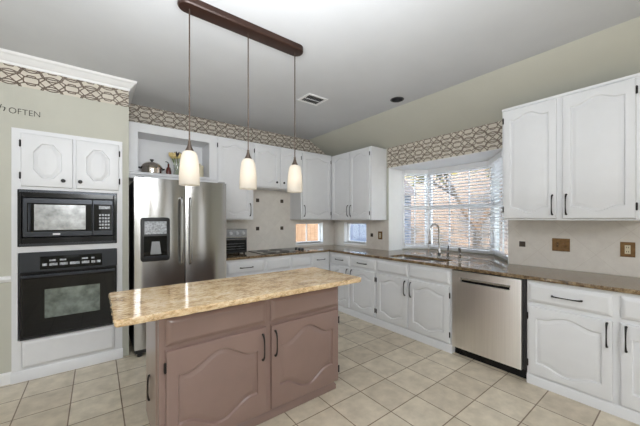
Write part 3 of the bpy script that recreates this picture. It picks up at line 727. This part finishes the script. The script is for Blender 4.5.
# ------------------------------------------------------------------ backsplashes (things with accent tiles)
def splash_back(label, pieces, accents, axis):
    t = thing('tile_backsplash', label, 'backsplash'); mb = MB()
    for a0, a1, z0, z1 in pieces:
        if axis == 'y': mb.box(a0, a1, YW - .007, YW - .0005, z0, z1)
        else: mb.box(XW - .007, XW - .0005, a0, a1, z0, z1)
    mb.build('tiles', M['splash'], t, smooth=0)
    for a, z in accents:
        q = MB(); s = .028
        if axis == 'y': q.loops([[(a - s, YW - .0072, z - s), (a + s, YW - .0072, z - s), (a + s, YW - .0072, z + s), (a - s, YW - .0072, z + s)], [(a - s * .7, YW - .014, z - s * .7), (a + s * .7, YW - .014, z - s * .7), (a + s * .7, YW - .014, z + s * .7), (a - s * .7, YW - .014, z + s * .7)]])
        else: q.loops([[(XW - .0072, a - s, z - s), (XW - .0072, a + s, z - s), (XW - .0072, a + s, z + s), (XW - .0072, a - s, z + s)], [(XW - .014, a - s * .7, z - s * .7), (XW - .014, a + s * .7, z - s * .7), (XW - .014, a + s * .7, z + s * .7), (XW - .014, a - s * .7, z + s * .7)]])
        q.build('accent_tile', M['accent'], t, smooth=0)
Z0 = TOP + .001
splash_back('cream diagonal tile backsplash behind the cooktop', [(1.25, 1.768, Z0, UB), (1.768, 2.582, Z0, 1.855), (2.582, BW[0], Z0, UB), (BW[0], BW[1], Z0, BW[2] - .03), (BW[0], BW[1], BW[3], UB), (BW[1], XW - .008, Z0, UB)], [(1.988, 1.692), (2.421, 1.692), (1.988, 1.25), (2.421, 1.25)], 'y')
splash_back('cream tile backsplash around the small corner window', [(BAY[1] + .006, RW[0], Z0, UB - .01), (RW[0], RW[1], Z0, RW[2] - .03), (RW[0], RW[1], RW[3], UB - .01), (RW[1], YW - .008, Z0, UB - .01)], [(3.225, 1.14)], 'x')
splash_back('cream diagonal tile backsplash right of the bay window', [(-.27, BAY[0] - .006, Z0, UB - .004)], [(1.121, 1.137)], 'x')

def plate(label, yc, zc, w, h, gang):
    t = thing('outlet_plate' if gang != 'switch' else 'switch_plate', label, 'wall plate', (XW - .0075, yc, zc), R90)
    MB().box(-w / 2, w / 2, -.006, 0, -h / 2, h / 2).build('plate', M['brass'], t, bevel=.002)
    if gang == 'switch':
        MB().box(-.034, -.018, -.0085, -.006, -.022, .022).build('toggle_well', M['brassdark'], t); MB().box(-.030, -.022, -.018, -.0085, -.004, .010).build('toggle', M['brass'], t)
        MB().disc_y(.028, 0, -.006, -.020, .015, r1=.012).build('dimmer_knob', M['brass'], t)
    else:
        m = M['ivory']
        MB().box(-.017, .017, -.009, -.006, -.036, .036).build('socket', m, t, bevel=.001)
        s = MB()
        for zc_ in (-.018, .018): s.box(-.008, -.004, -.0096, -.009, zc_ - .006, zc_ + .006); s.box(.004, .008, -.0096, -.009, zc_ - .006, zc_ + .006)
        s.build('slots', M['blackmat'], t)
plate('antique brass double switch plate on the backsplash right of the bay window', .80, 1.152, .135, .122, 'switch')
plate('antique brass outlet plate nearest the right edge of the photo', .357, 1.143, .088, .125, 'outlet')
plate('brass outlet plate between the small corner window and the bay window', 3.045, 1.142, .085, .125, 'outlet')

# ------------------------------------------------------------------ cooktop and toaster oven
t = thing('cooktop', 'black glass cooktop set in the worktop below the short cabinet', 'cooktop', (0, 0, TOP + .0005))
MB().prism(rrect(1.80, 2.60, 3.63, 4.11, .02), 0, .006).build('glass_top', M['glassblack'], t)
for x, y, r in ((1.97, 3.98, .085), (2.20, 3.985, .10), (1.98, 3.76, .10), (2.22, 3.75, .075)):
    MB().lathe([(r, .0062), (r, .0085), (r - .008, .0095), (.01, .0095)], (x, y, 0), 32).build('burner', M['blackmat'], t)
for i, y in enumerate((3.74, 3.83, 3.92)):
    MB().lathe([(.022, .0062), (.021, .026), (.018, .030), (.002, .030)], (2.535, y, 0), 16).build('knob', M['blackmat'], t)

t = thing('toaster_oven', 'small stainless toaster oven on the worktop beside the fridge', 'toaster oven', (1.29, 3.86, TOP))
w, h, dp = .385, .345, .26
MB().box(0, w, .0, dp, .018, h).build('body', M['steel'], t, bevel=.006)
MB().box(.006, w - .006, -.012, 0, h - .105, h - .008).build('control_panel', M['grey'], t, bevel=.003)
for k in range(4): MB().disc_y(.06 + k * .088, h - .056, -.012, -.034, .024, r1=.02).build('knob', M['lightgrey'], t)
d = MB(); d.box(.008, w - .008, -.014, 0, .03, .225); d = d.build('door', M['charcoal'], t, bevel=.003)
MB().box(.022, w - .022, -.0165, -.0142, .048, .19).build('door_glass', M['glassblack'], d)
rk = MB()
for k in range(3): rk.tube([(.045, -.0175, .075 + k * .035), (w - .045, -.0175, .075 + k * .035)], .0015, 6)
rk.build('rack_lines', M['grey'], d)
hb = MB(); hb.tube([(.04, -.014, .205), (.04, -.04, .205), (w - .04, -.04, .205), (w - .04, -.014, .205)], .008, 8); hb.build('handle', M['chrome'], d)
MB().box(.01, w - .01, -.008, 0, .018, .029).build('crumb_tray', M['blackmat'], t)
for x in (.03, w - .03):
    for y in (.03, dp - .03): MB().lathe([(.013, 0), (.013, .018)], (x, y, 0), 12).build('foot', M['blackmat'], t)

# ------------------------------------------------------------------ fridge
FX, FY, FW = .298, 3.44, .932
t = thing('refrigerator', 'stainless steel side-by-side fridge between the ovens and the worktop', 'fridge', (FX, FY, 0))
MB().box(.006, FW - .006, .045, .68, .035, 1.80).build('body', M['blackmat'], t, bevel=.004)
def fdoor(x0, x1, bulge=.016):
    n = 16; w_ = x1 - x0
    fr_ = []
    for k in range(n + 1):
        u = -1 + 2 * k / n; yy = -bulge * (1 - u * u) ** .9 - (0 if abs(u) < .999 else 0); fr_.append((x0 + w_ * k / n, yy))
    poly_ = [(x0, .04)] + fr_ + [(x1, .04)]
    L = [[(p[0], p[1], z) for p in poly_] for z in (.075, 1.822)]
    return MB().loops(L)
dl = fdoor(0, .470).build('door', M['steel'], t, smooth=30)
dr = fdoor(.478, FW).build('door', M['steel'], t, smooth=30)
def fhandle(parent, x):
    pts = [(x, -.01, 1.63), (x, -.045, 1.61)] + [(x, -.052 - .008 * math.sin(PI * k / 10), 1.58 - .62 * k / 10) for k in range(11)] + [(x, -.045, .93), (x, -.01, .91)]
    MB().tube(pts, [.012, .014] + [.0145] * 11 + [.014, .012], 10).build('handle', M['chrome'], parent)
fhandle(dl, .433); fhandle(dr, .520)
dp_ = MB(); q = rrect(.052, .318, .965, 1.415, .03)
dp_.loops([[(a, -.004, z) for a, z in q], [(a, -.030, z) for a, z in q], [(.185 + (a - .185) * .95, -.036, 1.19 + (z - 1.19) * .97) for a, z in q]])
ds = dp_.build('dispenser', M['blackmat'], dl)
MB().box(.085, .285, -.0385, -.0365, 1.245, 1.375).build('dispenser_panel', M['led'], dl, bevel=.001)
rc = MB(); rc.box(.08, .29, -.0375, -.0362, 1.01, 1.225); rc.build('dispenser_recess', M['glassblack'], dl)
MB().loops([[(.150, -.040, 1.16), (.220, -.040, 1.16), (.220, -.037, 1.17), (.150, -.037, 1.17)], [(.135, -.043, 1.04), (.235, -.043, 1.04), (.235, -.037, 1.035), (.135, -.037, 1.035)]]).build('dispenser_lever', M['grey'], dl)
MB().box(.085, .285, -.048, -.0365, 1.0, 1.02).build('drip_tray', M['charcoal'], dl, bevel=.002)
MB().box(.765, .84, -.0165, -.0085, 1.74, 1.757).build('badge', M['chrome'], dr, bevel=.002)
MB().box(.01, FW - .01, .02, .045, .03, .072).build('grille', M['blackmat'], t)
for x in (.05, FW - .05): MB().tube([(x, .03, 0), (x, .03, .035)], .022, 12).build('foot', M['blackmat'], t)
for x in (.05, FW - .05): MB().box(x - .035, x + .035, .0, .07, 1.8225, 1.838).build('hinge_cap', M['grey'], t, bevel=.004)

# ------------------------------------------------------------------ things on the open shelf
SZ = 1.9355
t = thing('lidded_pot', 'shiny silver lidded pot with black handles on the shelf above the fridge', 'pot', (.528, 4.01, SZ))
MB().lathe([(.09, 0), (.108, .012), (.112, .05), (.114, .075), (.116, .08)], n=28).build('pot_body', M['silver'], t)
ld = MB().lathe([(.118, .081), (.116, .088), (.10, .115), (.07, .138), (.03, .150), (.004, .152)], n=28).build('lid', M['silver'], t)
MB().lathe([(.010, .150), (.010, .164), (.022, .170), (.022, .182), (.004, .186)], n=14).build('lid_knob', M['blackmat'], ld)
for s in (1, -1): MB().tube([(s * .112, -.015, .065), (s * .130, -.018, .075), (s * .134, 0, .075), (s * .130, .018, .075), (s * .112, .015, .065)], .009, 8).build('handle', M['blackmat'], t)
t = thing('spout_bottle', 'small dark red spouted bottle between the pot and the flowers', 'bottle', (.700, 3.96, SZ))
MB().lathe([(.026, 0), (.030, .01), (.031, .05), (.024, .085), (.012, .105), (.010, .135), (.013, .14), (.004, .145)], n=18).build('glass_body', M['red'], t)
MB().tube([(0, 0, .14), (-.005, 0, .155), (-.022, 0, .165), (-.036, 0, .162)], [.006, .006, .005, .004], 8).build('spout', M['blackmat'], t)
t = thing('flower_vase', 'glass vase of cream and dark flowers on the shelf above the fridge', 'vase', (.808, 4.02, SZ))
m, nt, bb = new_mat('clear_vase_glass'); bb.inputs['Base Color'].default_value = (.85, .88, .86, 1); bb.inputs['Roughness'].default_value = .05; bb.inputs['Transmission Weight'].default_value = .85; bb.inputs['Alpha'].default_value = .55
MB().lathe([(.045, 0), (.05, .004), (.042, .08), (.048, .15), (.045, .15), (.039, .08), (.044, .008), (.003, .008)], n=22).build('glass', m, t)
st = MB(); fl = []
for k in range(11):
    a = k * 2.4; r = .02 + .07 * ((k * 37) % 11) / 11; top = (math.cos(a) * r * 1.1 - .012, math.sin(a) * r * .6, .200 + .055 * (1 - r / .1) + .02 * (k % 3)); fl.append(top)
    st.tube([(math.cos(a) * .015, math.sin(a) * .015, .012), (math.cos(a) * .02, math.sin(a) * .02, .12), (top[0] * .8, top[1] * .8, top[2] - .04), top], .003, 6)
st.build('stems', M['green'], t)
for k, p in enumerate(fl):
    f = MB(); n = 6; z0 = p[2] - .012
    for j in range(n):
        a = 2 * PI * j / n + k; cx, cy = math.cos(a), math.sin(a); ring = []
        for r_, z, wd in ((.004, 0, .006), (.022, .012, .015), (.031, .032, .017), (.034, .050, .011), (.040, .060, .002)):
            ring.append([(p[0] + cx * (r_ + e) - cy * w_, p[1] + cy * (r_ + e) + cx * w_, z0 + z) for w_, e in ((-wd, -.004), (0, 0), (wd, -.004), (0, -.0025))])
        f.loops(ring)
    f.ball((p[0], p[1], z0 + .018), .013, sz=1.4)
    f.build('flower', M['petaldark'] if k in (2, 5, 8) else M['petal'], t)
t = tag(MB().lathe([(.04, 0), (.045, .006), (.045, .15), (.047, .155), (.047, .165), (.03, .176), (.012, .18), (.012, .195), (.003, .197)], n=24).build('ceramic_canister', M['cream'], loc=(1.085, 4.02, SZ)), 'cream ceramic canister at the right end of the shelf above the fridge', 'canister')

# ------------------------------------------------------------------ island
IX0, IX1, IY0, IY1 = .272, 1.582, 1.81, 2.33
t = thing('kitchen_island', 'taupe kitchen island cabinet with two drawers and two doors', 'island', (IX0, IY0, 0)); w, dpt = IX1 - IX0, IY1 - IY0
MB().box(0, w, 0, dpt, .07, .867).build('body', M['taupe'], t, bevel=.002)
mo = MB(); mo.loops([[(a, b_, z) for a, b_ in ((x0, y0), (w - x0, y0), (w - x0, dpt - y0), (x0, dpt - y0))] for x0, y0, z in ((.014, .012, 0), (.014, .012, .035), (.024, .022, .05), (.03, .028, .07))])
mo.build('base_moulding', M['taupe'], t)
drawer(t, .032, .645, .69, .845, M['taupe'], 0); drawer(t, .684, 1.296, .69, .845, M['taupe'], 0)
door(t, .032, .645, .085, .665, M['taupe'], hnd='r', hz=.535, hinge_side='l', inset=.062, rise=.085); door(t, .684, 1.296, .085, .665, M['taupe'], hnd='l', hz=.538, hinge_side='r', inset=.062, rise=.085)
ed = door_mesh(.44, .76, None, t=.008).build('end_panel', M['taupe'], t, loc=(0, dpt - .04, .09), rot=(0, 0, R90))
pull(ed, .20, .255, .15, True, -.004, .006)
it = tag(worktop_mesh(rrect(.062, 1.785, 1.722, 2.42, .03, 4), .868, .905, amp=.009).build('island_worktop', M['granite'], smooth=30), 'golden granite worktop with a rough edge on the taupe island', 'worktop')

# ------------------------------------------------------------------ pendant light
PY = 2.0
t = thing('pendant_light', 'three-shade pendant light on a dark bar hanging over the island', 'pendant light', (0, PY, 0))
def stadium(x0, x1, r, n=12):
    return [(x1 + r * math.cos(a), r * math.sin(a)) for a in [-PI / 2 + PI * k / n for k in range(n + 1)]] + [(x0 + r * math.cos(a), r * math.sin(a)) for a in [PI / 2 + PI * k / n for k in range(n + 1)]]
L = [[(a, b_, z) for a, b_ in stadium(.465, 1.290, r)] for r, z in ((.060, CEIL - .0005), (.060, CEIL - .035), (.054, CEIL - .043), (.04, CEIL - .045))]
MB().loops(L).build('canopy', M['woodbrown'], t)
for k, x in enumerate((.475, .877, 1.280)):
    c = MB().tube([(x, 0, CEIL - .044), (x, 0, 1.885)], .0045, 8).build('cord', M['bronze'], t)
    MB().lathe([(.007, 1.905), (.009, 1.885), (.016, 1.862), (.026, 1.842), (.026, 1.836)], (x, 0, 0), 16).build('socket_cap', M['bronze'], t)
    prof = [(.026, 1.838), (.038, 1.832), (.047, 1.815), (.0535, 1.78), (.0585, 1.73), (.0615, 1.67), (.062, 1.618), (.0595, 1.618), (.059, 1.67), (.056, 1.73), (.051, 1.78), (.0445, 1.813), (.036, 1.828), (.024, 1.834)]
    MB().lathe(prof, (x, 0, 0), 28, cap0=False, cap1=False).build('lamp_shade', M['shade'], t)
    MB().lathe([(.012, 1.83), (.012, 1.79), (.022, 1.765), (.026, 1.745), (.022, 1.724), (.010, 1.714), (.001, 1.712)], (x, 0, 0), 16).build('bulb', M['bulb'], t)
    ld_ = bpy.data.lights.new('pendant_bulb_light', 'POINT'); ld_.energy = .15; ld_.color = (1, .86, .68); ld_.shadow_soft_size = .03
    lo = bpy.data.objects.new('pendant_bulb_light', ld_); C.objects.link(lo); lo.location = (x, 0, 1.69); lo.parent = t

# ------------------------------------------------------------------ ceiling fittings
t = thing('ceiling_vent', 'small white louvred air vent in the ceiling', 'ceiling vent', (2.005, 2.745, CEIL))
fr = MB(); wx, wy = .14, .118
fr.box(-wx, wx, -wy, -wy + .03, -.008, -.0003); fr.box(-wx, wx, wy - .03, wy, -.008, -.0003); fr.box(-wx, -wx + .03, -wy + .03, wy - .03, -.008, -.0003); fr.box(wx - .03, wx, -wy + .03, wy - .03, -.008, -.0003)
fr.build('frame', M['trimwhite'], t, bevel=.002)
MB().box(-wx + .03, wx - .03, -wy + .03, wy - .03, -.0015, -.0004).build('duct_opening', M['blackmat'], t)
for k in range(8):
    x = -wx + .045 + k * .0271
    MB().loops([[(x, y, -.008), (x + .012, y, -.002), (x + .0135, y, -.0028), (x + .0015, y, -.009)] for y in (-wy + .03, wy - .03)]).build('louvre', M['grey'], t)
MB().box(-wx + .03, wx - .03, -.004, .004, -.0095, -.006).build('louvre_bar', M['trimwhite'], t)
t = thing('recessed_light', 'unlit black recessed ceiling light near the sloped ceiling', 'recessed light', (can_c[0], can_c[1], CEIL))
MB().lathe([(.078, -.0004), (.078, -.004), (.062, -.006), (.060, -.001), (.060, .0)], n=28, cap0=False, cap1=False).build('trim_ring', M['blackmat'], t)
MB().lathe([(.0605, .0), (.058, .03), (.05, .09), (.002, .09)], n=28, cap0=False, cap1=False).build('baffle', M['blackmat'], t)
